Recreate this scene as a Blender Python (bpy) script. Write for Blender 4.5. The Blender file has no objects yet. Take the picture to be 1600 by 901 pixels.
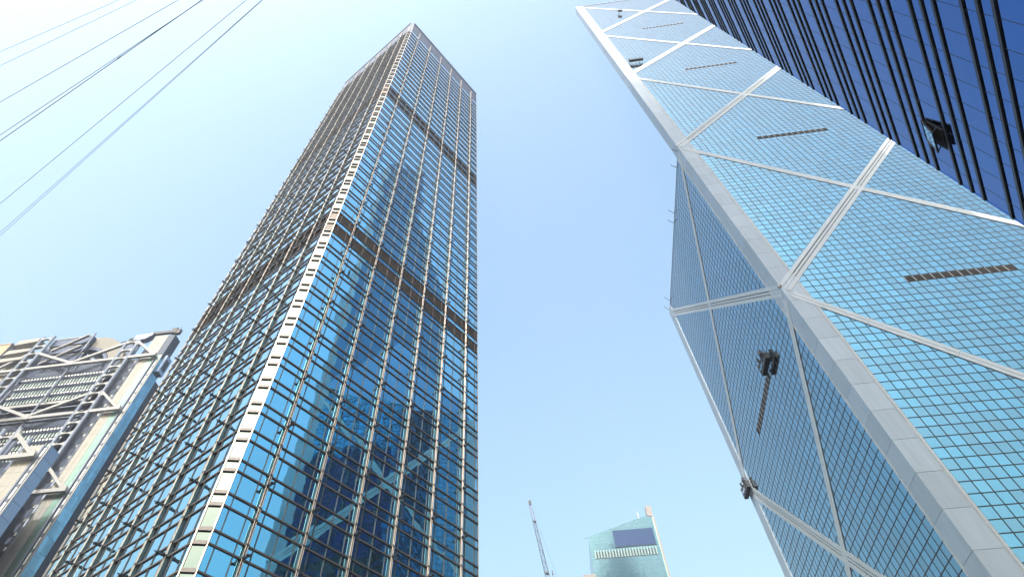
import bpy, math, random
from mathutils import Matrix, Vector
random.seed(7)
sc = bpy.context.scene
C = sc.collection
R = math.radians

# ------------------------------------------------------------------ camera
EYE = 1.6
cam = bpy.data.cameras.new('camera')
cam.sensor_fit = 'HORIZONTAL'; cam.sensor_width = 36.0
F_PX, PITCH, ROLL = 867.19891, 1.02575, -0.01804
cam.lens = 36.0 * F_PX / 1600.0
cam.shift_x = 0.0297556; cam.shift_y = -0.078922
cam.clip_start = 0.2; cam.clip_end = 9000
cam_ob = bpy.data.objects.new('camera', cam); C.objects.link(cam_ob)
fwd = Vector((0, math.cos(PITCH), math.sin(PITCH)))
up0 = Vector((0, -math.sin(PITCH), math.cos(PITCH)))
rt0 = Vector((1, 0, 0))
rt = rt0 * math.cos(ROLL) + up0 * math.sin(ROLL)
up = -rt0 * math.sin(ROLL) + up0 * math.cos(ROLL)
m3 = Matrix((rt, up, -fwd)).transposed()
cam_ob.matrix_world = Matrix.Translation((0, 0, EYE)) @ m3.to_4x4()
sc.camera = cam_ob

def to_px(p):                       # photograph pixel (1600 wide) of a world point
    d = Vector(p) - Vector((0, 0, EYE))
    z = d.dot(fwd)
    if z < 0.1: return None
    return (752.39 + F_PX * d.dot(rt) / z, 324.22 - F_PX * d.dot(up) / z)
def in_view(p, mgn=40):
    q = to_px(p)
    return q is not None and -mgn < q[0] < 1600 + mgn and -mgn < q[1] < 901 + mgn

# ------------------------------------------------------------------ light
SUN_AZ, SUN_EL = 248.0, 41.0        # azimuth counter-clockwise from +X
world = bpy.data.worlds.new('World'); sc.world = world; world.use_nodes = True
nt = world.node_tree
sky = nt.nodes.new('ShaderNodeTexSky'); sky.sky_type = 'NISHITA'; sky.sun_disc = False
sky.sun_elevation = R(SUN_EL); sky.sun_rotation = R(90 - SUN_AZ)
sky.air_density = 2.3; sky.dust_density = 10.0; sky.ozone_density = 3.3; sky.altitude = 20
tint = nt.nodes.new('ShaderNodeMix'); tint.data_type = 'RGBA'; tint.blend_type = 'MULTIPLY'; tint.inputs['Factor'].default_value = 1
tint.inputs['B'].default_value = (0.99, 1.085, 1.13, 1)
nt.links.new(sky.outputs[0], tint.inputs['A']); nt.links.new(tint.outputs['Result'], nt.nodes['Background'].inputs[0])
nt.nodes['Background'].inputs[1].default_value = 0.15
sun = bpy.data.lights.new('sun', 'SUN'); sun.energy = 2.2; sun.angle = R(0.5); sun.color = (1.0, 0.965, 0.92)
sun_ob = bpy.data.objects.new('sun', sun); C.objects.link(sun_ob)
sd = Vector((math.cos(R(SUN_AZ)) * math.cos(R(SUN_EL)), math.sin(R(SUN_AZ)) * math.cos(R(SUN_EL)), math.sin(R(SUN_EL))))
sun_ob.rotation_euler = sd.to_track_quat('Z', 'Y').to_euler()
sun_ob.location = sd * 600
sc.view_settings.view_transform = 'Standard'; sc.view_settings.look = 'None'
sc.view_settings.exposure = 1.3; sc.view_settings.gamma = 1.0
sc.render.film_transparent = False
sc.cycles.max_bounces = 6; sc.cycles.glossy_bounces = 4; sc.cycles.diffuse_bounces = 3

# ------------------------------------------------------------------ materials
def mat(name, col, rough=0.5, metal=0.0, var=0.0, var_scale=0.4, bump=0.0, bump_scale=0.5, island=0.0, spec=None, streak=False, coat=0.0):
    m = bpy.data.materials.new(name); m.use_nodes = True
    t = m.node_tree; b = t.nodes['Principled BSDF']
    b.inputs['Base Color'].default_value = (*col, 1)
    b.inputs['Roughness'].default_value = rough; b.inputs['Metallic'].default_value = metal
    if coat:
        b.inputs['Coat Weight'].default_value = 1.0; b.inputs['Coat IOR'].default_value = coat; b.inputs['Coat Roughness'].default_value = 0.02
    if spec is not None: b.inputs['Specular IOR Level'].default_value = spec
    tc = t.nodes.new('ShaderNodeTexCoord')
    last = None
    def mul(fac_socket, lo, hi):
        nonlocal last
        mr = t.nodes.new('ShaderNodeMapRange'); mr.inputs['To Min'].default_value = lo; mr.inputs['To Max'].default_value = hi
        t.links.new(fac_socket, mr.inputs['Value'])
        mx = t.nodes.new('ShaderNodeMix'); mx.data_type = 'RGBA'; mx.blend_type = 'MULTIPLY'
        mx.inputs['Factor'].default_value = 1.0
        if last is None: mx.inputs['A'].default_value = (*col, 1)
        else: t.links.new(last, mx.inputs['A'])
        t.links.new(mr.outputs['Result'], mx.inputs['B'])
        last = mx.outputs['Result']
    if var:
        n = t.nodes.new('ShaderNodeTexNoise'); n.inputs['Scale'].default_value = var_scale; n.inputs['Detail'].default_value = 5
        if streak:
            mp = t.nodes.new('ShaderNodeMapping'); mp.inputs['Scale'].default_value = (6, 6, 0.5)
            t.links.new(geo_pos(t), mp.inputs['Vector']); t.links.new(mp.outputs[0], n.inputs['Vector'])
        else:
            t.links.new(geo_pos(t), n.inputs['Vector'])
        mul(n.outputs['Fac'], 1 - var, 1 + var)
    if island:
        g = t.nodes.new('ShaderNodeNewGeometry')
        oi = t.nodes.new('ShaderNodeObjectInfo')
        ad = t.nodes.new('ShaderNodeMath'); ad.operation = 'ADD'
        t.links.new(g.outputs['Random Per Island'], ad.inputs[0]); t.links.new(oi.outputs['Random'], ad.inputs[1])
        fr = t.nodes.new('ShaderNodeMath'); fr.operation = 'FRACT'; t.links.new(ad.outputs[0], fr.inputs[0])
        mul(fr.outputs[0], 1 - island, 1 + island)
    if last is not None: t.links.new(last, b.inputs['Base Color'])
    if bump:
        n2 = t.nodes.new('ShaderNodeTexNoise'); n2.inputs['Scale'].default_value = bump_scale; n2.inputs['Detail'].default_value = 1.0
        t.links.new(geo_pos(t), n2.inputs['Vector'])
        bp = t.nodes.new('ShaderNodeBump'); bp.inputs['Strength'].default_value = 1.0; bp.inputs['Distance'].default_value = bump
        t.links.new(n2.outputs['Fac'], bp.inputs['Height']); t.links.new(bp.outputs['Normal'], b.inputs['Normal'])
    return m
def geo_pos(t):
    g = t.nodes.new('ShaderNodeNewGeometry'); return g.outputs['Position']

M = {}
M['ckc_glass'] = mat('bronze tower glass', (0.10, 0.50, 0.74), 0.02, 1.0, bump=0.007, bump_scale=0.5, island=0.06, coat=1.9)
M['corner_glass'] = mat('dimmed corner glass', (0.05, 0.075, 0.085), 0.04, 1.0, bump=0.006, bump_scale=0.5, island=0.16, coat=1.35)  # tower glass darkened in its colour to tone down the bright sky reflection
M['ckc_core'] = mat('tower core', (0.05, 0.05, 0.055), 0.6)
M['bronze'] = mat('dark bronze', (0.075, 0.066, 0.070), 0.5, 0.2, var=0.2, var_scale=0.8)
M['rod'] = mat('stainless bronze rod', (0.38, 0.33, 0.30), 0.42, 0.75, var=0.15, var_scale=0.5)
M['louvre'] = mat('bronze louvre', (0.125, 0.10, 0.09), 0.6, 0.1, var=0.2, island=0.12)
M['crown'] = mat('crown cladding', (0.055, 0.068, 0.12), 0.5, 0.2, var=0.1, island=0.05)
M['boc_glass'] = mat('blue reflective glass', (0.005, 0.18, 0.30), 0.03, 1.0, bump=0.004, bump_scale=0.6, island=0.16, coat=2.0)
M['boc_line'] = mat('curtain wall bars', (0.03, 0.03, 0.038), 0.6, 0.0)
M['alu'] = mat('anodised aluminium', (0.365, 0.415, 0.485), 0.42, 0.45, var=0.16, var_scale=0.35, streak=True, bump=0.004, bump_scale=0.6, island=0.05)
M['alu_brace'] = mat('brace aluminium', (0.49, 0.52, 0.57), 0.45, 0.35, var=0.14, var_scale=0.35, streak=True)
M['groove'] = mat('dark groove', (0.10, 0.11, 0.12), 0.6)
M['dark'] = mat('dark opening', (0.02, 0.02, 0.025), 0.7)
M['citi_glass'] = mat('deep blue glass', (0.042, 0.125, 0.34), 0.03, 1.0, bump=0.0015, bump_scale=0.4, island=0.04)
M['citi_fin'] = mat('black fin', (0.022, 0.026, 0.036), 0.4, 0.2, var=0.2)
M['cream'] = mat('cream stone cladding', (0.28, 0.27, 0.255), 0.6, 0.0, var=0.08, var_scale=0.3, island=0.05)
M['steel'] = mat('grey steel cladding', (0.14, 0.165, 0.22), 0.45, 0.3, var=0.1, var_scale=0.4)
M['pale_steel'] = mat('pale steel cladding', (0.28, 0.28, 0.29), 0.5, 0.1, var=0.08, var_scale=0.4)
M['green_glass'] = mat('pale green glass', (0.26, 0.40, 0.36), 0.3, 0.6, island=0.08)
M['blue_glass'] = mat('blue side glass', (0.19, 0.38, 0.50), 0.12, 0.8, var=0.35, var_scale=0.9, island=0.25, bump=0.03, bump_scale=0.8)
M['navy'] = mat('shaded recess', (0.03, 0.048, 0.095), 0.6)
M['white'] = mat('white blind', (0.75, 0.77, 0.76), 0.6)
M['stone'] = mat('orange stone cladding', (0.40, 0.26, 0.17), 0.6, var=0.1, island=0.06)
M['far_glass'] = mat('teal glass', (0.06, 0.135, 0.19), 0.12, 0.6, island=0.07)
M['far_line'] = mat('teal bars', (0.04, 0.09, 0.12), 0.5)
M['far_fin'] = mat('pale teal fin', (0.16, 0.27, 0.30), 0.4)
M['screen'] = mat('unlit display screen', (0.012, 0.04, 0.125), 0.5, spec=0.2)
M['pink'] = mat('pale pink cladding', (0.22, 0.20, 0.205), 0.6, var=0.06)
M['crane'] = mat('blue grey crane steel', (0.22, 0.27, 0.38), 0.5, 0.2)
M['gond'] = mat('dark cradle steel', (0.035, 0.035, 0.045), 0.5, 0.2, var=0.3, var_scale=3)
M['wire'] = mat('grey green wire', (0.28, 0.36, 0.36), 0.5, 0.2)
M['asphalt'] = mat('asphalt', (0.05, 0.05, 0.05), 0.9, var=0.2, var_scale=0.3)
M['concrete'] = mat('pale concrete', (0.42, 0.40, 0.37), 0.8, var=0.1, var_scale=0.1)

# ------------------------------------------------------------------ mesh helpers
class MB:
    def __init__(s): s.v = []; s.f = []
    def box(s, x0, x1, y0, y1, z0, z1):
        i = len(s.v)
        s.v += [(x0,y0,z0),(x1,y0,z0),(x1,y1,z0),(x0,y1,z0),(x0,y0,z1),(x1,y0,z1),(x1,y1,z1),(x0,y1,z1)]
        s.f += [(i,i+3,i+2,i+1),(i+4,i+5,i+6,i+7),(i,i+1,i+5,i+4),(i+1,i+2,i+6,i+5),(i+2,i+3,i+7,i+6),(i+3,i,i+4,i+7)]
    def quad(s, a, b, c, d):
        i = len(s.v); s.v += [tuple(a), tuple(b), tuple(c), tuple(d)]; s.f.append((i,i+1,i+2,i+3))
    def prism(s, poly, z0, z1):
        i = len(s.v); n = len(poly)
        s.v += [(p[0], p[1], z0) for p in poly] + [(p[0], p[1], z1) for p in poly]
        s.f += [tuple(range(i+n-1, i-1, -1)), tuple(range(i+n, i+2*n))]
        s.f += [(i+k, i+(k+1)%n, i+n+(k+1)%n, i+n+k) for k in range(n)]
    def prism_y(s, poly, y0, y1):          # outline in the x-z plane, thickness along y
        i = len(s.v); n = len(poly)
        s.v += [(p[0], y0, p[1]) for p in poly] + [(p[0], y1, p[1]) for p in poly]
        s.f += [tuple(range(i, i+n)), tuple(range(i+2*n-1, i+n-1, -1))]
        s.f += [(i+(k+1)%n, i+k, i+n+k, i+n+(k+1)%n) for k in range(n)]
    def tube(s, a, b, r, n=8, r2=None, cap=True):
        a = Vector(a); b = Vector(b); d = (b - a).normalized()
        u = d.orthogonal().normalized(); w = d.cross(u); i = len(s.v); r2 = r if r2 is None else r2
        for p, q in ((a, r), (b, r2)):
            for k in range(n):
                t = 2*math.pi*k/n; s.v.append(tuple(p + u*(q*math.cos(t)) + w*(q*math.sin(t))))
        s.f += [(i+k, i+(k+1)%n, i+n+(k+1)%n, i+n+k) for k in range(n)]
        if cap: s.f += [tuple(range(i+n-1, i-1, -1)), tuple(range(i+n, i+2*n))]
    def bar(s, a, b, w, h, nrm=(0,0,1)):   # rectangular bar from a to b; w across, h along nrm
        a = Vector(a); b = Vector(b); d = (b-a).normalized(); n = Vector(nrm); n = (n - d*n.dot(d)).normalized(); c = d.cross(n)
        i = len(s.v)
        for p in (a, b):
            for sw, sh in ((-1,-1),(1,-1),(1,1),(-1,1)): s.v.append(tuple(p + c*(sw*w/2) + n*(sh*h/2)))
        s.f += [(i+3,i+2,i+1,i),(i+4,i+5,i+6,i+7)] + [(i+k, i+(k+1)%4, i+4+(k+1)%4, i+4+k) for k in range(4)]
    def mesh(s, name, m):
        me = bpy.data.meshes.new(name); me.from_pydata(s.v, [], s.f); me.materials.append(m); me.update(); return me
    def build(s, name, m, parent=None, stuff=False, label=None, smooth=False):
        me = s.mesh(name, m)
        if smooth:
            for p in me.polygons: p.use_smooth = True
        return link(name, me, parent, stuff=stuff, label=label)
def link(name, me, parent=None, mtx=None, stuff=False, label=None):
    o = bpy.data.objects.new(name, me); C.objects.link(o)
    if parent: o.parent = parent
    if mtx is not None: o.matrix_local = mtx
    if stuff: o['kind'] = 'stuff'
    if label: o['label'] = label
    return o
_cubes = {}
def cube(m):
    if m.name not in _cubes:
        b = MB(); b.box(-.5,.5,-.5,.5,-.5,.5); _cubes[m.name] = b.mesh(m.name, m)
    return _cubes[m.name]
def pbox(name, m, parent, x0, x1, y0, y1, z0, z1, label=None, rot=None, stuff=False):
    mt = Matrix.Translation(((x0+x1)/2, (y0+y1)/2, (z0+z1)/2))
    if rot: mt = mt @ rot
    mt = mt @ Matrix.Diagonal((x1-x0, y1-y0, z1-z0, 1))
    return link(name, cube(m), parent, mt, stuff, label)
def thing(name, label, cat, loc=(0,0,0), rz=0.0, group=None):
    o = bpy.data.objects.new(name, None); C.objects.link(o)
    o.empty_display_size = 2; o.location = loc; o.rotation_euler = (0, 0, rz)
    o['label'] = label; o['category'] = cat
    if group: o['group'] = group
    o.matrix_basis = Matrix.Translation(loc) @ Matrix.Rotation(rz, 4, 'Z')
    return o
def tag(o, label, cat, group=None):
    o['label'] = label; o['category'] = cat
    if group: o['group'] = group
    return o
def face_map(side):                 # side 'x': wall along local x, outward -y ; side 'y': wall along local y, outward -x
    if side == 'x': return lambda s, d, z: (s, d, z)
    return lambda s, d, z: (d, s, z)
def fbox(name, m, parent, side, s0, s1, d0, d1, z0, z1, **k):
    if side == 'x': return pbox(name, m, parent, s0, s1, d0, d1, z0, z1, **k)
    return pbox(name, m, parent, d0, d1, s0, s1, z0, z1, **k)
def mbox(b, side, s0, s1, d0, d1, z0, z1):
    if side == 'x': b.box(s0, s1, d0, d1, z0, z1)
    else: b.box(d0, d1, s0, s1, z0, z1)
def pane_quad(b, side, s0, s1, d, z0, z1, tilt):
    j = lambda: random.uniform(-tilt, tilt)
    f = face_map(side)
    # tilt the pane as a plane: two random slopes
    a, c = j(), j(); w, h = (s1-s0)/2, (z1-z0)/2
    p = lambda ss, zz: f(s0 + w + ss*w, d + a*ss*w + c*zz*h, z0 + h + zz*h)
    q = [p(-1,-1), p(1,-1), p(1,1), p(-1,1)]
    if side == 'y': q.reverse()
    b.quad(*q)
def pane_obj(m, parent, side, s0, s1, d, z0, z1, tilt, th=0.03, name='pane'):
    rx, rz = random.uniform(-tilt, tilt), random.uniform(-tilt, tilt)
    if side == 'x':
        rot = Matrix.Rotation(rx, 4, 'X') @ Matrix.Rotation(rz, 4, 'Z')
    else:
        rot = Matrix.Rotation(rx, 4, 'Y') @ Matrix.Rotation(rz, 4, 'Z')
    return fbox(name, m, parent, side, s0, s1, d, d+th, z0, z1, rot=rot)
def place_panes(panes, m, parent, tilt, depth, limit=300):
    # panes: (side, s0, s1, z0, z1). The ones that show largest become parts, the rest one sheet of real panes.
    W = parent.matrix_basis
    def key(p):
        side, s0, s1, z0, z1 = p; f = face_map(side)
        c = W @ Vector(f((s0+s1)/2, 0, (z0+z1)/2))
        if not in_view(c, -4): return 1e9
        qs = [to_px(W @ Vector(f(a, 0, b))) for a, b in ((s0,z0),(s1,z0),(s1,z1),(s0,z1))]
        ar = 0
        for i in range(4):
            x0, y0 = qs[i]; x1, y1 = qs[(i+1)%4]; ar += x0*y1 - x1*y0
        return -abs(ar)
    ks = sorted(((key(p), i) for i, p in enumerate(panes)))
    big = {i for k, i in ks[:limit] if k < 0}
    b = MB()
    for i, p in enumerate(panes):
        side, s0, s1, z0, z1 = p
        if i in big: pane_obj(m, parent, side, s0, s1, depth, z0, z1, tilt)
        else: pane_quad(b, side, s0, s1, depth, z0, z1, tilt)
    if b.v: b.build('glazing', m, parent, stuff=True)

# ------------------------------------------------------------------ ground
g = MB(); g.quad((-400,-310,0),(400,-310,0),(400,460,0),(-400,460,0))
o = g.build('ground', M['asphalt']); o['kind'] = 'structure'

# ================================================================== bronze square tower
KX, KY, KA = -31.09841, 60.9377, 0.8905
W_, CH, HT, FL = 48.0, 1.19, 273.69, 4.258
ckc = thing('office_tower', 'square glass tower with bronze rod mullions, white cut corner and dark louvre bands', 'skyscraper', (KX, KY, 0), KA)
zk = lambda k: 36.0 + FL*k
TUBES = [24 + 7.34*(i-2.5) for i in range(6)]
bounds = [CH, CH+.95]
minors = [CH+.95]
for i, t in enumerate(TUBES):
    if i == 0: bounds += [t-1.1]; minors += [t-1.1]
    bounds += [t, t+1.1]; minors += [t+1.1]
    if i < 5:
        n = TUBES[i+1]; bounds += [t+3.67, n-1.1]; minors += [t+3.67, n-1.1]
bounds += [W_-CH-.95, W_-CH]; minors += [W_-CH-.95]
b = MB(); c_, q_ = CH+.05, 0.22
b.prism([(c_,q_),(W_-c_,q_),(W_-q_,c_),(W_-q_,W_-c_),(W_-c_,W_-q_),(c_,W_-q_),(q_,W_-c_),(q_,c_)], 0, HT-.4)
b.build('body', M['ckc_core'], ckc)
panes = []
LOUV = (14, 15, 33, 34); KTOP = 53
lv = MB(); lv.box(-.5,.5,.2,.5,-.5,.5)
for i in range(7):
    z = -.5 + (i+.5)/7
    lv.quad((-.5,-.5,z-.06),(.5,-.5,z-.06),(.5,.2,z+.07),(-.5,.2,z+.07)); lv.quad((-.5,.2,z+.05),(.5,.2,z+.05),(.5,-.5,z-.08),(-.5,-.5,z-.08))
lv.box(-.5,-.46,-.5,.2,-.5,.5); lv.box(.46,.5,-.5,.2,-.5,.5)
lv_me = lv.mesh('louvre_panel', M['louvre'])
for side in 'xy':
    for k in range(-8, KTOP):
        for s0, s1 in zip(bounds[:-1], bounds[1:]):
            g0, g1 = s0+.05, s1-.05
            if k > -8: panes.append((side, g0, g1, zk(k)-1.33, zk(k)-.12))
            if k in LOUV:
                mt = Matrix.Translation(face_map(side)((g0+g1)/2, .06, zk(k)+1.40))
                if side == 'y': mt = mt @ Matrix.Rotation(-math.pi/2, 4, 'Z')
                link('louvre_panel', lv_me, ckc, mt @ Matrix.Diagonal((g1-g0, .2, 2.56, 1)))
            else:
                panes.append((side, g0, g1, zk(k)+.12, zk(k)+2.69))
        for zz, nm in ((zk(k), 'transom'), (zk(k)-1.45, 'transom')):
            fbox(nm, M['bronze'], ckc, side, CH, W_-CH, -.12, .10, zz-.095, zz+.095)
place_panes(panes, M['ckc_glass'], ckc, 0.006, 0.05)
# back faces: joined rings of the same transoms, glass sheets
b = MB(); gq = MB()
for k in range(-8, KTOP):
    for zz in (zk(k), zk(k)-1.45):
        b.box(CH, W_-CH, W_-.1, W_+.24, zz-.13, zz+.13); b.box(W_-.1, W_+.24, CH, W_-CH, zz-.13, zz+.13)
b.build('rear_transoms', M['bronze'], ckc, stuff=True)
gq.quad((W_-CH,W_-.05,3),(CH,W_-.05,3),(CH,W_-.05,HT-12),(W_-CH,W_-.05,HT-12)); gq.quad((W_-.05,CH,3),(W_-.05,W_-CH,3),(W_-.05,W_-CH,HT-12),(W_-.05,CH,HT-12))
gq.build('rear_glazing', M['ckc_glass'], ckc, stuff=True)
# cut corners
rot45 = Matrix.Rotation(-math.pi/4, 4, 'Z'); CW = CH*math.sqrt(2)
def corner(cx, cy, ang, front):
    base = Matrix.Translation((cx, cy, 0)) @ Matrix.Rotation(ang, 4, 'Z')
    def cb(name, m, s0, s1, d0, d1, z0, z1):
        return link(name, cube(m), ckc, base @ Matrix.Translation(((s0+s1)/2,(d0+d1)/2,(z0+z1)/2)) @ Matrix.Diagonal((s1-s0,d1-d0,z1-z0,1)))
    for s in (-1, 1): cb('corner_mullion', M['rod'] if front else M['bronze'], s*CW/2-.07, s*CW/2+.07, -.10, .12, 0, HT-8)
    if not front:
        cb('corner_glazing', M['ckc_glass'], -CW/2+.07, CW/2-.07, .02, .06, 0, HT-8); return
    for k in range(-8, KTOP):
        for zz in (zk(k), zk(k)-1.45): cb('corner_transom', M['bronze'], -CW/2+.07, CW/2-.07, -.20, .10, zz-.21, zz+.19)
        if k > -8: cb('corner_pane', M['corner_glass'], -CW/2+.07, CW/2-.07, .04, .07, zk(k)-1.33, zk(k)-.12)
        cb('corner_louvre' if k in LOUV else 'corner_pane', M['louvre'] if k in LOUV else M['corner_glass'], -CW/2+.07, CW/2-.07, .04, .07, zk(k)+.12, zk(k)+2.69)
corner(CH/2, CH/2, -math.pi/4, True)
corner(W_-CH/2, CH/2, math.pi/4, False); corner(CH/2, W_-CH/2, -3*math.pi/4, False); corner(W_-CH/2, W_-CH/2, 3*math.pi/4, False)
# mullions, rods, clamps, brackets
tb = MB()
for s in (-.13, .13): tb.tube((s, -.34, 0), (s, -.34, HT-6), .062, 8)
tbb = MB(); tbb.box(-.07, .07, -.33, .05, 0, HT-6); tbb_me = tbb.mesh('rod_backing', M['bronze'])
tube_me = tb.mesh('rod_mullion', M['rod'])
bk = MB(); bk.box(-.10,.10,-1.35,-.3,-.16,.10); bk.box(-.30,.30,-1.45,-1.25,-.12,.04); bk.box(-.05,.05,-1.75,-1.4,-.05,.03); bk.box(-.2,.2,-.75,-.55,-.1,.16)
bk_me = bk.mesh('bracket', M['citi_fin'])
cl = MB(); brs = []
for side in 'xy':
    rotm = Matrix.Identity(4) if side == 'x' else Matrix.Rotation(-math.pi/2, 4, 'Z')
    for t in TUBES:
        pos = face_map(side)(t, 0, 0)
        rm = link('rod_mullion', tube_me, ckc, Matrix.Translation(pos) @ rotm)
        link('rod_backing', tbb_me, rm)
        for k in range(-8, KTOP):
            for zz in (zk(k), zk(k)-1.45): mbox(cl, side, t-.22, t+.22, -.43, -.12, zz-.08, zz+.08)
            if k % 2 == 0: brs.append((zk(k)-1.45, Matrix.Translation(face_map(side)(t, 0, zk(k)-1.45)) @ rotm, side, t))
    for t in minors: fbox('mullion', M['bronze'], ckc, side, t-.045, t+.045, -.06, .08, 0, HT-12)
cl.build('clamps', M['bronze'], ckc, stuff=True)
brs.sort(key=lambda x: x[0])
brs = [x for x in brs if x[0] > 20]
for z, mt, side, t in brs[:300]: link('bracket', bk_me, ckc, mt)
b = MB()
for z, mt, side, t in brs[300:]: mbox(b, side, t-.12, t+.12, -1.45, -.3, z-.16, z+.1)
if b.v: b.build('upper_brackets', M['citi_fin'], ckc, stuff=True)
# crown
for side in 'xy':
    for s0, s1 in zip(bounds[:-1], bounds[1:]):
        for z0, z1 in ((zk(KTOP)-1.3, zk(KTOP)+2.6), (zk(KTOP)+2.7, HT-3.6), (HT-3.5, HT-.5)):
            fbox('crown_panel', M['crown'], ckc, side, s0+.02, s1-.02, .0, .2, z0, z1)
    fbox('parapet', M['crown'], ckc, side, CH, W_-CH, -.3, .5, HT-.45, HT)
b = MB(); b.prism([(CH,0),(0,CH),(.3,CH+.3),(CH+.3,.3)], zk(KTOP)-1.3, HT); b.build('corner_crown', M['crown'], ckc)
b = MB(); b.prism([(CH,W_),(W_-CH,W_),(W_,W_-CH),(W_,CH),(W_-.4,CH),(W_-.4,W_-.4),(CH,W_-.4)], zk(KTOP)-1.3, HT); b.build('rear_crown', M['crown'], ckc)

# ================================================================== braced triangular-shaft tower
BX, BY, BA = 46.34265, 56.1919, -0.12185
boc = thing('office_tower.001', 'tall blue glass tower with giant pale diagonal braces and faceted triangular shafts', 'skyscraper', (BX, BY, 0), BA)
MD = 52.0329
zn = lambda k: 67.934 + MD*(k-1)
S = 52.0; G0, G1 = 3.40, S-3.40; NC = 34; PW = (G1-G0)/NC
zr = lambda j: 29.54 + 1.3342*j
GD = 0.07                               # glass lies this far behind the cladding
A_, B_, C2, D_ = (0,0), (0,S), (S,S), (S,0); O_ = (S/2, S/2)
def shaft(p, q, h):
    b = MB(); ins = .45
    def sh(pt):
        return (min(max(pt[0], ins), S-ins), min(max(pt[1], ins), S-ins))
    P, Q = sh(p), sh(q); z1 = h
    v = [(*P,0),(*Q,0),(*O_,0),(*P,z1),(*Q,z1),(*O_,z1+MD)]
    b.v = v; b.f = [(0,1,4,3),(1,2,5,4),(2,0,3,5),(3,4,5),(2,1,0)]
    return b.build('shaft', M['boc_glass'], boc)
shaft(D_, A_, zn(5)); shaft(A_, B_, zn(2)); shaft(B_, C2, zn(2)); shaft(C2, D_, zn(4))
def rows(top): 
    j = -20
    while zr(j+1) <= top + .3: 
        yield j; j += 1
panes = []
AD_L = [int(round((zn(k)-1.3342-zr(0))/1.3342)) for k in (1,2,3,4)]
vent_me = lv_me
vb = MB(); vb.box(-.5,.5,.0,.5,-.5,.5)
for i in range(3): vb.box(-.46,.46,-.5,.0,-.42+i*.3,-.30+i*.3)
vb_me = vb.mesh('vent_panel', mat('vent bronze', (0.055,0.045,0.045), 0.6, 0.2, island=0.15))
for side, top, ks in (('x', zn(5), (1,2,3,4)), ('y', zn(2), (1,))):
    jv = [int(round((zn(k)-1.30-zr(0))/1.3342)) for k in ks]
    for j in rows(top):
        for c in range(NC):
            s0 = G0 + c*PW
            if j in jv and 11 <= c <= 22:
                mt = Matrix.Translation(face_map(side)(s0+PW/2, GD, zr(j)+.667))
                if side == 'y': mt = mt @ Matrix.Rotation(-math.pi/2, 4, 'Z')
                link('vent_panel', vb_me, boc, mt @ Matrix.Diagonal((PW-.12, .12, 1.20, 1)))
                fbox('vent_post', M['alu_brace'], boc, side, s0-.05, s0+.05, GD-.05, GD+.1, zr(j)+.02, zr(j)+1.31)
                continue
            panes.append((side, s0+.03, s0+PW-.03, zr(j)+.03, zr(j)+1.304))
        fbox('transom', M['boc_line'], boc, side, G0, G1, GD-.022, GD+.08, zr(j)-.052, zr(j)+.052)
    for c in range(1, NC): fbox('mullion', M['boc_line'], boc, side, G0+c*PW-.05, G0+c*PW+.05, GD-.026, GD+.07, 2.8, top-.5)
place_panes(panes, M['boc_glass'], boc, 0.004, GD)
# the face round the left-hand back corner: seen only as a reflection in the square tower
b = MB()
for j in rows(zn(2)): b.box(G0, G1, S-GD-.08, S-GD+.05, zr(j)-.05, zr(j)+.05)
for c in range(1, NC): b.box(G0+c*PW-.05, G0+c*PW+.05, S-GD-.07, S-GD+.06, 2.8, zn(2)-.5)
b.build('rear_bars', M['boc_line'], boc, stuff=True)
# corner column cladding, one L-shaped panel per floor
def lpanel(sx, sy, wing):
    b = MB(); w1, w2 = wing
    b.prism([(0,0),(w1,0),(w1,.4),(.4,.4),(.4,w2),(0,w2)], .02, 3.985)
    return b
lp = lpanel(1,1,(2.86,3.0)).mesh('column_panel', M['alu'])
zj0 = 29.57
def corner_column(px, py, flipx, flipy, top):
    b = MB(); b.prism([(.06,.06),(2.8,.06),(2.8,.5),(.5,.5),(.5,2.95),(.06,2.95)], 0, top-.1)
    mtx = Matrix.Translation((px,py,0)) @ Matrix.Diagonal((flipx, flipy, 1, 1))
    o = b.build('column', M['groove'], boc); o.matrix_local = mtx
    z = zj0 - 7*4.002
    while z + 3.9 < top:
        link('column_panel', lp, boc, Matrix.Translation((px,py,z)) @ Matrix.Diagonal((flipx, flipy, 1, 1))); z += 4.002
    if top - z > .3: link('column_panel', lp, boc, Matrix.Translation((px,py,z)) @ Matrix.Diagonal((flipx, flipy, (top-z)/4.0, 1)))
corner_column(0, 0, 1, 1, zn(5)); corner_column(S, 0, -1, 1, zn(5)); corner_column(0, S, 1, -1, zn(2)); corner_column(S, S, -1, -1, zn(2))
for side, s_list, top in (('x', (2.90, S-3.40), zn(5)), ('y', (3.02, S-3.45), zn(2))):
    for s0 in s_list:
        b = MB()
        far_end = side == 'y' and s0 > 10
        for i, (u, w, d) in enumerate(((0,.10,.02),(.13,.12,-.03),(.28,.10,.02),(.41,.09,.06))): mbox(b, side, s0+u, s0+u+w, .055 if far_end else d, .42, 1, top-.02*i)
        b.build('column_trim', M['alu_brace'], boc)
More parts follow.
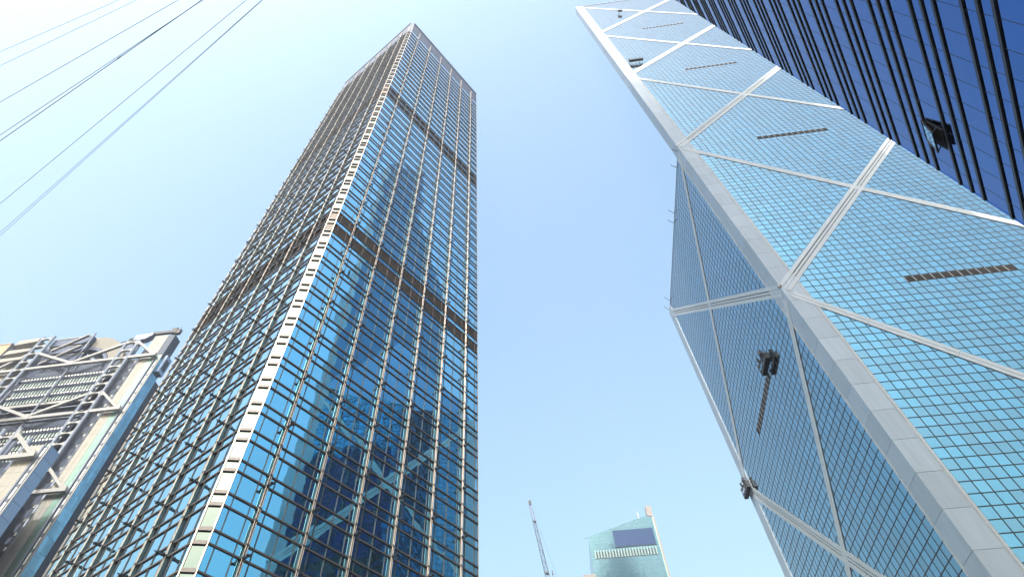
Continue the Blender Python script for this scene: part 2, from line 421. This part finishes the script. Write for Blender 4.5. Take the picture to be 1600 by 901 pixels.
# braces
def brace(side, s0, z0, s1, z1, wide):
    f = face_map(side); b = MB(); gb = MB()
    nrm = (0,-1,0) if side == 'x' else (-1,0,0)
    L = math.hypot(s1-s0, z1-z0); us, uz = (s1-s0)/L, (z1-z0)/L; ps, pz = -uz, us
    if wide: bars = ((-.66,.62,-.05,.2),(.66,.62,-.05,.2),(0,.34,-.01,.2))
    else: bars = ((-.35,.62,-.035,.2),(.35,.62,-.035,.2))
    wtot = 2.0 if wide else 1.32
    nseg = 7
    for off, w, d0, d1 in bars:
        for k in range(nseg):
            t0, t1 = L*k/nseg + .02, L*(k+1)/nseg - .02
            pa = f(s0+us*t0+ps*off, (d0+d1)/2, z0+uz*t0+pz*off); pb = f(s0+us*t1+ps*off, (d0+d1)/2, z0+uz*t1+pz*off)
            b.bar(pa, pb, w, d1-d0, nrm)
    gb.bar(f(s0,.14,z0), f(s1,.14,z1), wtot-.5, .16, nrm)
    o = b.build('brace', M['alu_brace'], boc)
    gb.build('brace_backing', M['groove'], o)
e = 0.35
for k in range(0, 5):
    z0, z1 = zn(k), zn(k+1)
    brace('x', e, z0+e, S-e, z1-e, True); brace('x', e+.6, z1-e-.6, S-e-.6, z0+e+.6, False)
for k in (0, 1):
    z0, z1 = zn(k), zn(k+1)
    brace('y', e, z0+e, S-e, z1-e, True); brace('y', e+.6, z1-e-.6, S-e-.6, z0+e+.6, False)
b = MB()
for k in (0, 1):
    z0, z1 = zn(k), zn(k+1)
    b.bar((e,S-.1,z0),(S-e,S-.1,z1),1.9,.5,(0,1,0)); b.bar((e,S-.12,z1),(S-e,S-.12,z0),1.3,.5,(0,1,0))
b.build('rear_brace', M['alu_brace'], boc)
# roof edges and little rods standing on them
fbox('roof_edge', M['alu_brace'], boc, 'x', 0.1, S-.1, -.03, .45, zn(5)-.02, zn(5)+.35)
fbox('roof_edge', M['alu'], boc, 'y', 0.45, S-.1, .0, .45, zn(2)-.02, zn(2)+.2)
for x in (2.2, 4.6, 16.0): 
    b = MB(); b.tube((x, .1, zn(5)+.3), (x, .1, zn(5)+3.2), .09, 6); b.box(x-.25,x+.25,-.1,.3,zn(5)+.3,zn(5)+.8); b.build('roof_rod', M['gond'], boc)
for y, l in ((1.2,1.6),(5.5,1.8),(18.5,2.0),(21.5,2.0),(47.5,2.2),(51,2.2)):
    b = MB(); b.tube((.1, y, zn(2)+.1), (-l*.4, y, zn(2)+l*.7), .08, 6); b.tube((-l*.4, y, zn(2)+l*.7), (-l*.4-.35, y-.5, zn(2)+l*.7-.2), .07, 6); b.build('roof_rod', M['gond'], boc)

# cradles hanging on that tower's faces
def cradle(name, label, side, s0, s1, z0, out, h=1.15, dense=False):
    t = thing(name, label, 'cleaning cradle', boc.matrix_basis @ Vector(face_map(side)(s0, -out, z0)), BA + (0 if side == 'x' else -math.pi/2), 'window cleaning cradles on the braced tower')
    L = s1 - s0
    sg = 1 if side == 'x' else -1
    xs = (0, L) if side == 'x' else (-L, 0)
    X0, X1 = xs
    b = MB(); b.box(X0, X1, -.4, .4, 0, .10); b.build('floor', M['gond'], t)
    b = MB()
    for y in (-.4, .36):
        for z in (.55, h): b.box(X0, X1, y, y+.06, z, z+.07)
    b.build('rail', M['gond'], t)
    b = MB(); n = max(2, int(L/.8))
    for i in range(n+1):
        x = X0 + (X1-X0-.06)*i/n
        for y in (-.4, .35): b.box(x, x+.07, y, y+.07, .1, h)
    b.build('post', M['gond'], t)
    b = MB(); b.box(X0, X1, -.37, -.34, .12, .52); b.box(X0, X0+.03, -.36, .36, .12, h-.1); b.box(X1-.03, X1, -.36, .36, .12, h-.1); b.build('toe_board', M['gond'], t)
    for x in (X0+.5, X1-.8):
        b = MB(); b.box(x, x+.3, -.35, .25, .12, .8); b.tube((x+.15, -.05, .8), (x+.15, -.05, h+.9), .05, 6); b.tube((x+.15, 0, h+.85), (x+.15, out-.15, h+.85), .06, 6); b.build('winch', M['gond'], t)
    if dense:
        rr = random.Random(3)
        for i in range(26):
            b = MB(); x = rr.uniform(X0, X1-.5); y = rr.uniform(-.5,.2); z = rr.uniform(.1, h+1.0); b.box(x, x+rr.uniform(.15,.6), y, y+rr.uniform(.1,.4), z, z+rr.uniform(.1,.7)); b.build('equipment', M['gond'] if i % 3 else M['louvre'], t)
    return t
cradle('cradle', 'long dark cradle high on the braced face near the tower left edge', 'x', 3.7, 8.3, zn(3)+11.8, 0.96, 1.6)
cradle('cradle.001', 'tiny dark cradle just under the top of the braced tower', 'x', 15.0, 16.6, zn(5)-24.4, 1.2, 1.8)
cradle('cradle.002', 'bulky black cradle at the end of a brown vent strip on the side face', 'y', 13.9, 18.3, zn(1)-.6, 0.72, 1.3, True)
cradle('cradle.003', 'cluttered dark cradle at the brace joint on the sky side edge', 'y', 48.4, 52.6, zn(1)-1.9, 0.6, 1.3, True)

# ================================================================== dark blue finned tower, close on the right
CA = R(235.9); CD = 35.2
citi = thing('office_tower.002', 'dark blue glass tower with black horizontal fins, close at upper right', 'skyscraper', (30.53, 17.53, 0), CA)
CH_, CL, CDp = 206.0, 56.0, 38.0
zf = lambda k: 68.27 - 3.995*k
b = MB(); b.box(.02, CL, .16, CDp, 0, CH_); b.build('body', M['citi_glass'], citi)
VS = [1.2 + 1.615*i for i in range(int((CL-1.2)/1.615)+1)]
VS = [0.05] + VS + [CL]
fin = MB(); fin.box(-.03, CL, -.06, .10, -.09, .09); fin_me = fin.mesh('fin', M['citi_fin'])
panes = []; k = -34
OPEN_K, OPEN_I = 9, 2
while zf(k) > 3:
    z = zf(k)
    for dz in (0, -1.0, -1.96): link('fin', fin_me, citi, Matrix.Translation((0, 0, z+dz)))
    for i, (s0, s1) in enumerate(zip(VS[:-1], VS[1:])):
        for z0, z1 in ((z+.08, z+3.995-1.96-.08), (z-.92, z-.08), (z-1.88, z-1.08)):
            if k == OPEN_K and i == OPEN_I and z0 > z: continue
            if z1 < CH_: panes.append(('x', s0+.008, s1-.008, z0, z1))
    k += 1
place_panes(panes, M['citi_glass'], citi, 0.0008, .02)
for s in VS[1:-1]: pbox('joint', M['citi_fin'], citi, s-.014, s+.014, .012, .12, 0, CH_)
pbox('edge_trim', M['citi_glass'], citi, -.03, .05, -.01, .4, 0, CH_)
# the one open window
w0, w1 = VS[OPEN_I]-.02, VS[OPEN_I+1]-.03; wz0, wz1 = zf(OPEN_K)+.35, zf(OPEN_K)+2.0
pbox('window_opening', M['dark'], citi, w0, w1, -.045, .06, wz0-.05, wz1)
wmt = Matrix.Translation((0, -.10, wz1)) @ Matrix.Rotation(R(-13), 4, 'X')
def wpart(name, m, x0, x1, y0, y1, z0, z1, par=None):
    mt = wmt @ Matrix.Translation(((x0+x1)/2,(y0+y1)/2,(z0+z1)/2)) @ Matrix.Diagonal((x1-x0,y1-y0,z1-z0,1))
    return link(name, cube(m), citi, mt)
hh = wz1 - wz0
wpart('window_pane', M['citi_glass'], w0+.06, w1-.06, -.02, .02, -hh+.06, -.06)
for a in ((w0,w0+.08,-hh,0),(w1-.08,w1,-hh,0),(w0,w1,-hh,-hh+.08),(w0,w1,-.08,0)): wpart('window_frame', M['citi_fin'], a[0], a[1], -.05, .05, a[2], a[3])
for x in (w0+.03, w1-.03):
    b = MB(); b.bar((x, .0, wz0+.5), (x, -1.0*math.sin(R(13))*1.5, wz1-1.5*math.cos(R(13))), .05, .05, (1,0,0)); b.build('window_stay', M['citi_fin'], citi)

# ================================================================== exoskeleton bank building, lower left
HB = thing('bank_building', 'pale bank building hung from steel masts and coat hanger trusses', 'bank building', (-117.4976, 149.3128, 0), R(-7.5))
EY = EYE
def slice_(y, mast_top, tower_top, green, left_mast, chords, lowest):
    # service tower: x -8.3..0, depth 4
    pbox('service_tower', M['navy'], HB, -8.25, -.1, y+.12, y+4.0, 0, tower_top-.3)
    z = lowest
    while z < tower_top:
        z1 = min(z + 3.93, tower_top)
        if green: cells = ((-8.3,-6.65,'cream'),(-6.6,-5.0,'cream'))
        else: cells = ((-8.3,-6.4,'cream'),(-6.36,-4.4,'cream'),(-4.36,-2.3,'cream'))
        for x0, x1, m in cells: pbox('cladding_panel', M[m], HB, x0, x1, y, y+.2, z+.04, z1-.02)
        if green and z1 <= 148.2:
            for x0, x1 in ((-4.95,-3.5),(-3.46,-2.0)): pbox('glass_panel', M['green_glass'], HB, x0, x1, y+.02, y+.2, z+.04, z1-.02)
            pbox('glass_panel', M['white'], HB, -1.55, -1.0, y+.1, y+.25, z+.5, z1-.5)
            pbox('spandrel', M['steel'], HB, -1.7, -.85, y+.02, y+.25, z-.35, z+.35)
        elif not green:
            pbox('glass_panel', M['white'], HB, -1.75, -1.15, y+.1, y+.25, z+.5, z1-.5)
            pbox('spandrel', M['steel'], HB, -1.85, -1.0, y+.02, y+.25, z-.35, z+.35)
        # side glass, in three sheets per floor
        if green and z1 <= 150:
            for i in range(3): pbox('side_pane', M['blue_glass'], HB, -.1, .0, y+.15+i*1.3, y+1.40+i*1.3, z+.04, z1-.02)
        elif not green:
            pbox('side_panel', mat_side, HB, -.1, .0, y+.1, y+3.9, z+.05, z1-.02)
        z += 3.93
    b = MB(); b.tube((-2.15, y-.15, 0), (-2.15, y-.15, min(tower_top, 147)), .32, 10); b.build('riser_pipe', M['steel'], HB, smooth=True)
    b = MB(); b.box(-.42, .02, y-.12, y+.12, 0, min(tower_top,148)); b.build('corner_post', M['pale_steel'], HB)
mat_side = mat('blue grey side panel', (0.26, 0.33, 0.45), 0.25, 0.6, island=0.06)
def mast(y, xc, half, top, rungs, lowest):
    for s in (-1, 1):
        for yy in (0, 5.0):
            b = MB(); b.tube((xc+s*half, y+yy, 0), (xc+s*half, y+yy, top), .62, 14); b.build('mast_tube', M['steel'], HB, smooth=True)
    for z in rungs:
        pts = []; h0, h1 = 1.25, .42; n = 8
        w = half - .1
        for i in range(n+1):
            t = -1 + 2*i/n; pts.append((xc + t*w, z + h1 + (h0-h1)*abs(t)**2.2 - .4))
        for i in range(n+1):
            t = 1 - 2*i/n; pts.append((xc + t*w, z - h1 - (h0-h1)*abs(t)**2.2 + .1))
        b = MB(); b.prism_y(pts[::-1], y-.45, y+.35); b.build('rung', M['pale_steel'], HB)
def strut(y, x0, z0, x1, z1, w=1.15, name='truss_member', m='pale_steel'):
    b = MB(); b.bar((x0,y,z0),(x1,y,z1), 0.95, w, (-(z1-z0),0,x1-x0)); return b.build(name, M[m], HB)
def node(y, x, z, r=1.5):
    b = MB(); b.prism_y([(x-r,z-.7),(x+r,z-.7),(x+r*.9,z+.3),(x+.5,z+r),(x-.5,z+r),(x-r*.9,z+.3)][::-1], y-.6, y+.6); b.build('truss_node', M['pale_steel'], HB)
# main slice
slice_(0, 157, 159.1, True, True, None, 33.0)
rz = [150.0 + EY - 3.95*i for i in range(24)]
mast(-1.2, -15.0, 2.45, 156.3, [155.6] + rz, 40)
mast(-1.2, -55.0, 2.3, 164.8, [163.6, 159.7, 155.7] + rz, 40)
for zc in (147.6, 124.0, 96.1):
    strut(-1.2, -2.2, zc, -13, zc, 1.1); strut(-1.2, -17, zc, -53, zc, 1.0); strut(-1.2, -57, zc, -68, zc, 1.1)
    zt = zc + 8.2
    strut(-1.2, -17.2, zt-.3, -35.2, zc+.5, .95); strut(-1.2, -52.8, zt-.3, -34.8, zc+.5, .95)
    strut(-1.2, -12.6, zt-.3, -3.0, zc+.3, .8); strut(-1.2, -57.4, zt-.3, -67, zc+.3, .95)
    node(-1.2, -35, zc); node(-1.2, -2.6, zc, 1.1)
    b = MB(); b.prism_y([(-13.2,zt-1.8),(-12.4,zt-2.4),(-11.0,zt-1.6),(-12.4,zt+.3),(-13.2,zt+.3)], -1.7, -.7); b.build('truss_knee', M['pale_steel'], HB)
b = MB(); b.tube((-35, -.6, 60), (-35, -.6, 146.6), .30, 10); b.tube((-35, -.6, 149), (-35.6, -.6, 164.5), .34, 10); b.build('hanger', M['steel'], HB, smooth=True)
# dark recess between service tower and mast, with small white windows
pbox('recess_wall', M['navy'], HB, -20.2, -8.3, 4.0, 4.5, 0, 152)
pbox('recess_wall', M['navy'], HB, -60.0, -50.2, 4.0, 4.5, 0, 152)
for i in range(24):
    for x in (-10.9, -14.2, -56.2): pbox('small_window', M['white'], HB, x, x+.95, 3.85, 4.02, 150.2-3.95*i, 151.1-3.95*i)
# hung floors between the masts
M['pale_pane'] = mat('pale green window glass', (0.42, 0.50, 0.48), 0.25, 0.1, island=0.25)
M['deep'] = mat('dark blue roof cladding', (0.055, 0.075, 0.14), 0.45, 0.2, var=0.15, var_scale=0.4)
for z0, n in ((131.0+EY, 3), (103.5+EY, 4), (76+EY, 4)):
    for i in range(n):
        zb = z0 + 3.95*i
        pbox('floor_slab', M['navy'], HB, -51.5, -18.2, 1.3, 6, zb-.55, zb+.1)
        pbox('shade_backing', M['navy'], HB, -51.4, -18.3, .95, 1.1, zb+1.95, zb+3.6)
        px = -51.3
        while px < -18.6:
            pbox('window_pane', M['pale_pane'], HB, px, px+.98, .80, .84, zb+.15, zb+1.85)
            pbox('window_bar', M['deep'], HB, px+1.02, px+1.17, .45, .95, zb+.1, zb+3.5)
            px += 1.2
        sh = MB(); wv = MB()
        px = -51.2
        while px < -18.6:
            for q in range(2): sh.box(px, px+1.08, .1+q*.42, .2+q*.42, zb+1.95+.05*q, zb+2.15+.05*q)
            wv.bar((px+.1,.05,zb+2.3),(px+.72,-.05,zb+2.55), .34, .18, (0,1,0)); wv.bar((px+.55,.45,zb+3.0),(px+1.1,.35,zb+3.2), .40, .18, (0,1,0))
            px += 1.2
        sh.build('sunshade', M['deep'], HB, stuff=True); wv.build('sunshade_clips', M['white'], HB, stuff=True)
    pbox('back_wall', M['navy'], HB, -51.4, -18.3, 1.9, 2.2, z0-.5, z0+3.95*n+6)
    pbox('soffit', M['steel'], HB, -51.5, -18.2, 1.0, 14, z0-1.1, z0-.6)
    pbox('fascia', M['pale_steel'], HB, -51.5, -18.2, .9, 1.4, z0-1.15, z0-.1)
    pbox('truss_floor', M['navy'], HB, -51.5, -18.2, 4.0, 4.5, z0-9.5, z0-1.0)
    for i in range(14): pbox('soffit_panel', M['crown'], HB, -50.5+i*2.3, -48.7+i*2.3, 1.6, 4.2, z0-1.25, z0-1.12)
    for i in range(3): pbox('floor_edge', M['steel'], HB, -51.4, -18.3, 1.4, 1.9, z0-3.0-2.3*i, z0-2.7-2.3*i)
# top of the main slice: vaulted plant room on the right, stacked beams on the left
def arc(r0, r1, y0, y1, name, m, cx=-37.4, cz=145.0, a0=0.0, a1=90.0, sx=1.0):
    pts = []
    for i in range(15):
        a = R(a0 + (a1-a0)*i/14); pts.append((cx + r1*sx*math.cos(a), cz + r1*math.sin(a)))
    for i in range(15):
        a = R(a1 - (a1-a0)*i/14); pts.append((cx + r0*sx*math.cos(a), cz + r0*math.sin(a)))
    b = MB(); b.prism_y(pts[::-1], y0, y1); b.build(name, m, HB)
arc(14.6, 20.0, 2.2, 16, 'plant_room_vault', mat('plant room cladding', (0.17, 0.16, 0.145), 0.6, var=0.12, var_scale=0.3))
arc(13.2, 14.4, 1.9, 10, 'plant_room_rib', M['deep']); arc(9.6, 10.6, 2.4, 10, 'plant_room_rib', M['steel'])
pbox('plant_room_wall', M['deep'], HB, -37.4, -17.5, 4.4, 5, 145, 162)
pbox('plant_room_box', M['pale_steel'], HB, -27.0, -23.0, 6, 10, 160.5, 165)
for i, (z, h) in enumerate(((160.6, 3.4), (157.0, 2.9), (153.0, 2.9))):
    pbox('roof_beam', M['deep'], HB, -53.2, -36.4, .3+.6*i, 3.0, z, z+h); pbox('roof_beam_edge', M['pale_steel'], HB, -53.3, -36.3, .15+.6*i, .5+.6*i, z+h, z+h+.35)
pbox('roof_wall', M['deep'], HB, -59.0, -37.0, 3.2, 3.6, 146, 163.6)
pbox('mast_backing', M['deep'], HB, -60.2, -49.0, 3.7, 4.0, 140, 160)
for s in range(10): pbox('roof_fin', M['steel'], HB, -47+s*1.3, -46.7+s*1.3, 1.6, 3.0, 148.5, 154.0)
for (z, h, x) in ((161.5, 2.4, -61.0), (156.5, 2.0, -62.0), (152.4, 1.8, -63.5)):
    b = MB(); b.prism_y([(x-6,z-.3),(-57.5,z+h*.3),(-57.5,z+h),(x-5,z+h)][::-1], -2.0, 2.0); b.build('roof_wing', M['cream'], HB)
pbox('left_service_tower', M['cream'], HB, -69, -60.4, 0, 4, 0, 152.5)
strut(-1.2, -37, 163, -48, 156, .6); strut(-.2, -38, 158.5, -50, 150.5, .6)
# service tower head with its blue side box
pbox('tower_head', M['cream'], HB, -5.4, -2.9, .05, 3.9, 148.4, 159.0)
pbox('tower_head_side', mat_side, HB, -2.88, -2.4, .3, 3.7, 151.5, 158.9)
pbox('side_vent', M['gond'], HB, -2.42, -2.3, 1.4, 2.4, 153.2, 155.6)
pbox('head_glass', M['green_glass'], HB, -6.0, -.2, .02, 3.8, 146.2, 148.3)
pbox('side_box', mat_side, HB, -.3, 1.2, 1.2, 4.4, 141.5, 149.0); pbox('side_vent', M['gond'], HB, 1.2, 1.28, 1.9, 3.8, 143, 147.5)
pbox('rear_block', M['navy'], HB, -60, -.6, 4.6, 45, 0, 140)
b = MB()
for i in range(26): b.box(-.62, 1.2, 9.0, 11.5, 36+3.95*i, 37.6+3.95*i)
b.build('rear_balconies', M['steel'], HB, stuff=True)
# front, lower slice, sixteen metres nearer
YF = -16.0
slice_(YF, 120, 99.6, False, False, None, 41.0)
mast(YF-1.2, -15.4, 2.45, 105.8, [103.0-3.95*i for i in range(18)], 40)
strut(YF-1.2, -2.2, 96.1, -13, 96.1, 1.2); strut(YF-1.2, -12.8, 104.0, -3.0, 96.4, 1.0); node(YF-1.2, -2.6, 96.1, 1.2)
b = MB(); b.prism_y([(-13.2,102.4),(-12.4,101.8),(-11.0,102.6),(-12.4,105.3),(-13.2,105.3)], YF-1.7, YF-.7); b.build('truss_knee', M['pale_steel'], HB)
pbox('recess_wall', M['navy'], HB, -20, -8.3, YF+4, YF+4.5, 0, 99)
pbox('rear_block', M['navy'], HB, -60, -8.6, YF+4.6, -3, 0, 90)
pbox('tower_cap', M['pale_steel'], HB, -8.4, -2.4, YF+.0, YF+4.0, 99.6, 100.1)

# roof crane standing on that building
rc = thing('roof_crane', 'dark telescopic roof crane arm on top of the pale bank building', 'roof crane', HB.matrix_basis @ Vector((-14, 0, 159.0)), R(-7.5))
b = MB(); b.box(-2.2, 2.6, -.8, 1.4, -1.6, 1.2); b.prism_y([(2.6,-1.6),(4.8,.2),(4.8,1.4),(2.6,1.2)][::-1], -.8, 1.4); b.build('cab', M['crane'], rc)
b = MB(); b.box(2.0, 13.0, -.3, .7, 1.0, 2.15); b.build('arm', M['gond'], rc)
b = MB(); b.box(11.6, 13.6, -.5, .9, .6, 3.1); b.box(13.4, 15.2, -.4, .8, .1, 2.2); b.build('arm_head', M['gond'], rc)
b = MB(); b.tube((14.8,0,2.2),(14.8,0,3.6),.1,6); b.tube((13.2,0,3),(15.6,.2,1.6),.1,6); b.tube((15,0,1),(16.2,0,1.2),.12,6); b.build('arm_tip', M['gond'], rc)
b = MB(); b.tube((-2,0,.2),(-7.5,0,-1.4),.22,6); b.tube((-2,.5,1.0),(-5.4,.5,.8),.18,6); b.tube((-2,0,-1),(-4.8,0,-1.8),.2,6); b.box(-4.8,-2.2,-.5,.8,-2.0,-1.0); b.build('counter_weight', M['gond'], rc)
b = MB(); b.box(-1.4, 1.0, -.5, 1.0, -3.4, -1.6); b.build('pedestal', M['crane'], rc)

# ================================================================== blocks behind
def block(name, label, cat, loc, rz, w, d, h, m, fl=3.8, group=None, pw=3.0, glass='green_glass', solid=False):
    t = thing(name, label, cat, loc, rz, group)
    pbox('body', M[m], t, 0, w, 0, d, 0, h)
    if not solid:
        b = MB(); z = 6
        while z + fl < h:
            x = .8
            while x + pw < w:
                b.box(x, x+pw-.8, -.05, .1, z+.9, z+fl-.5); x += pw
            y = .8
            while y + pw < d:
                b.box(w-.1, w+.05, y, y+pw-.8, z+.9, z+fl-.5); y += pw
            z += fl
        b.build('windows', M[glass], t, stuff=True)
    return t
ob = thing('office_block', 'orange stone building peeking out behind the pale bank at the left edge', 'building', (-199.0, 167.3, 0), R(-7.5))
pbox('body', M['stone'], ob, -60, -.1, .15, 40, 0, 173.6)
for i in range(22):
    for j in range(6): pbox('stone_panel', M['stone'], ob, -3.0*(j+1)+.03, -3.0*j-.03, 0, .15, 173.5-3.9*(i+1)+.03, 173.5-3.9*i-.03)
    for j in range(5): pbox('side_panel', M['pink'], ob, -.1, .05, .1+j*3.2, 3.2+j*3.2-.05, 173.5-3.9*(i+1)+.03, 173.5-3.9*i-.03)
pbox('roof_kerb', M['pink'], ob, -60, .25, -.15, 40, 173.55, 174.3)

# far tower with the unlit screen
FA = R(80.0)
ft = thing('office_tower.003', 'distant teal glass tower with sloping top, dark screen and row of slots', 'skyscraper', (350*math.cos(FA), 350*math.sin(FA), 0), R(-6.5))
Z = EYE
b = MB(); b.prism_y([(0,0),(40.6,0),(40.6,194.4+Z-1),(36.7,193+Z),(0.2,183.3+Z)][::-1], .3, 38); b.build('body', M['far_glass'], ft)
panes = []
topz = lambda x: 183.3 + Z + (193-183.3)*x/36.7
nx, pw_ = 24, 40.4/24; b = MB(); lines = MB()
fz = []
z = 40.0
while z < 196: fz.append(z); z += 2.12
for i in range(nx):
    x0, x1 = i*pw_, (i+1)*pw_
    for z in fz:
        z1 = z + 2.12
        if z1 > topz(min(x0,x1)): 
            if z < topz(x0) - .2: z1 = topz(x0)
            else: continue
        cx_, cz_ = (x0+x1)/2, (z+z1)/2
        if 15.0 < cx_ < 39.0 and 176.2+Z < cz_ < 185.4+Z: continue
        if 2.2 < cx_ < 38.4 and 170.6+Z < cz_ < 174.9+Z: continue
        panes.append(('x', x0+.06, x1-.06, z+.06, z1-.06))
    lines.box(x0-.05, x0+.05, .1, .32, 0, topz(x0)-.05)
for z in fz: lines.box(0, min(40.4, 40.4 if z < 183 else 40.4), .14, .33, z-.05, z+.05) if z < 184 else lines.box((z-183.3-Z)/(9.7)*36.7, 40.4, .14, .33, z-.05, z+.05)
lines.build('bars', M['far_line'], ft, stuff=True)
place_panes(panes, M['far_glass'], ft, .004, .16)
pbox('display_screen', M['screen'], ft, 15.0, 39.0, -.35, .3, 176.1+Z, 185.4+Z)
pbox('screen_frame', M['far_line'], ft, 14.8, 39.2, -.2, .3, 175.8+Z, 176.1+Z)
pbox('slot_back', M['dark'], ft, 2.2, 38.4, .25, .35, 170.5+Z, 175.0+Z)
for i in range(22): pbox('slot_fin', M['far_fin'], ft, 2.2+i*1.69, 2.2+i*1.69+.78, -.08, .28, 170.5+Z, 175.0+Z)
b = MB(); b.prism_y([(37.9,193+Z),(41.4,192+Z),(41.6,198.6+Z),(38.2,199.2+Z)][::-1], -.1, 4); b.build('corner_shaft', M['pink'], ft)
pbox('edge_fin', M['pink'], ft, 40.9, 41.9, -.2, 3, 0, 192+Z)
pbox('edge_glass', M['green_glass'], ft, 40.45, 40.88, .05, 2, 0, 192+Z)
b = MB(); b.box(32.0, 33.0, .5, 1.5, 191.5+Z, 195+Z); b.bar((32.4,1,195+Z),(30.6,1,199+Z),.25,.25,(0,1,0)); b.bar((32.6,1,195+Z),(33.4,1,197.2+Z),.3,.3,(0,1,0)); b.build('roof_davit', M['crane'], ft)
block('office_block.001', 'small pinkish roof block at the bottom edge, left of the distant teal tower', 'building', (300*math.cos(R(81.1)), 300*math.sin(R(81.1)), 0), R(-6.5), 6.4, 10, 141.0, 'pink', solid=True)
# unseen blocks, added to shade the bank's foot and show in the glass
block('office_block.002', 'unseen pale concrete block added at far left to shade the foot of the bank', 'building', (-250, 40, 0), R(-35), 44, 34, 225, 'concrete')
block('office_block.003', 'unseen pale concrete slab block added behind the viewer for reflections', 'building', (-70, -120, 0), R(10), 60, 30, 80, 'concrete')

# luffing crane
cr = thing('tower_crane', 'slender blue grey lattice crane jib rising from the bottom edge', 'crane', (260*math.cos(R(84.0)), 260*math.sin(R(84.0)), 0), R(-6))
def lattice(b, a, c, w0, w1, n, r):
    a = Vector(a); c = Vector(c); d = (c-a).normalized(); u = Vector((0,1,0)); u = (u - d*u.dot(d)).normalized(); v = d.cross(u)
    prev = None
    for i in range(n+1):
        t = i/n; p = a + (c-a)*t; w = w0 + (w1-w0)*t
        cs = [p + u*(su*w/2) + v*(sv*w/2) for su, sv in ((-1,-1),(1,-1),(1,1),(-1,1))]
        if prev:
            for q in range(4):
                b.tube(prev[q], cs[q], r, 5, cap=False)
                b.tube(prev[q], cs[(q+1)%4] if i % 2 else cs[q-1], r*.55, 4, cap=False)
        for q in range(4): b.tube(cs[q], cs[(q+1)%4], r*.55, 4, cap=False)
        prev = cs
b = MB(); lattice(b, (2.0, 0, 98), (-6.6, 0, 155.4), 2.1, 1.0, 26, .17); b.build('jib', M['crane'], cr)
b = MB(); b.box(-7.2, -5.9, -.7, .7, 154.8, 156.6); b.build('jib_head', M['gond'], cr)
b = MB(); b.box(-5.9,-4.4,-.8,.8,146.6,147.2); b.box(-2.6,-.9,-.9,.9,124.0,124.6); b.build('jib_platform', M['crane'], cr)
b = MB(); b.tube((-6.3,.6,155.6),(3.5,.6,118),.06,5); b.tube((.4,0,124),(3.8,0,112),.09,5); b.box(.2,.9,-.3,.3,123.5,125); b.build('hoist_rope', M['crane'], cr)
b = MB(); lattice(b, (3.5, 0, 0), (3.5, 0, 96), 2.4, 2.4, 30, .2); b.build('mast', M['crane'], cr)
b = MB(); b.box(1.5, 6.5, -2, 2, 95, 99); b.box(6.5, 12, -1.2, 1.2, 95.5, 98.5); b.build('machinery_deck', M['crane'], cr)

# ================================================================== overhead wires, upper left
WIRES = [((-5.13,1.58),(-3.72,1.09),.0036,'topmost and faintest overhead wire in the upper left corner'),
 ((-5.20,1.73),(-3.50,1.08),.0036,'second overhead wire down from the upper left corner'),
 ((-5.39,2.14),(-3.06,1.08),.005,'single overhead wire above the crossing pair at upper left'),
 ((-5.58,2.54),(-2.86,1.11),.0055,'upper wire of the dark crossing pair over the sky'),
 ((-5.61,2.61),(-2.83,1.09),.007,'lower and darkest wire of the crossing pair over the sky'),
 ((-6.01,3.46),(-2.38,1.10),.005,'single overhead wire below the dark crossing pair'),
 ((-6.21,3.89),(-2.23,1.11),.004,'upper wire of the lowest close pair across the sky'),
 ((-6.22,3.93),(-2.21,1.10),.004,'lowest overhead wire crossing the sky beside its twin')]
for i, (a, c, r, lab) in enumerate(WIRES):
    a = Vector((*a, 6+EYE)); c = Vector((*c, 6+EYE)); d = (c-a).normalized()
    b = MB(); b.tube(a - d*26, c + d*26, r*.62, 6)
    if i == 4: b.tube(a*.38 + c*.62 - d*.02, a*.38 + c*.62 + d*.02, .009, 6)
    o = b.build('overhead_wire', M['wire']); tag(o, lab, 'wire', 'overhead wires at upper left')

# ------------------------------------------------------------------ air
hz = bpy.data.materials.new('haze'); hz.use_nodes = True
ht = hz.node_tree; ht.nodes.remove(ht.nodes['Principled BSDF'])
pv = ht.nodes.new('ShaderNodeVolumePrincipled'); pv.inputs['Color'].default_value = (0.97, 0.95, 1.0, 1)
pv.inputs['Density'].default_value = 0.0004; pv.inputs['Anisotropy'].default_value = 0.6
ht.links.new(pv.outputs[0], ht.nodes['Material Output'].inputs['Volume'])
b = MB(); b.box(-420, 420, -330, 480, -1.2, 345)
o = b.build('haze', hz); o['kind'] = 'stuff'
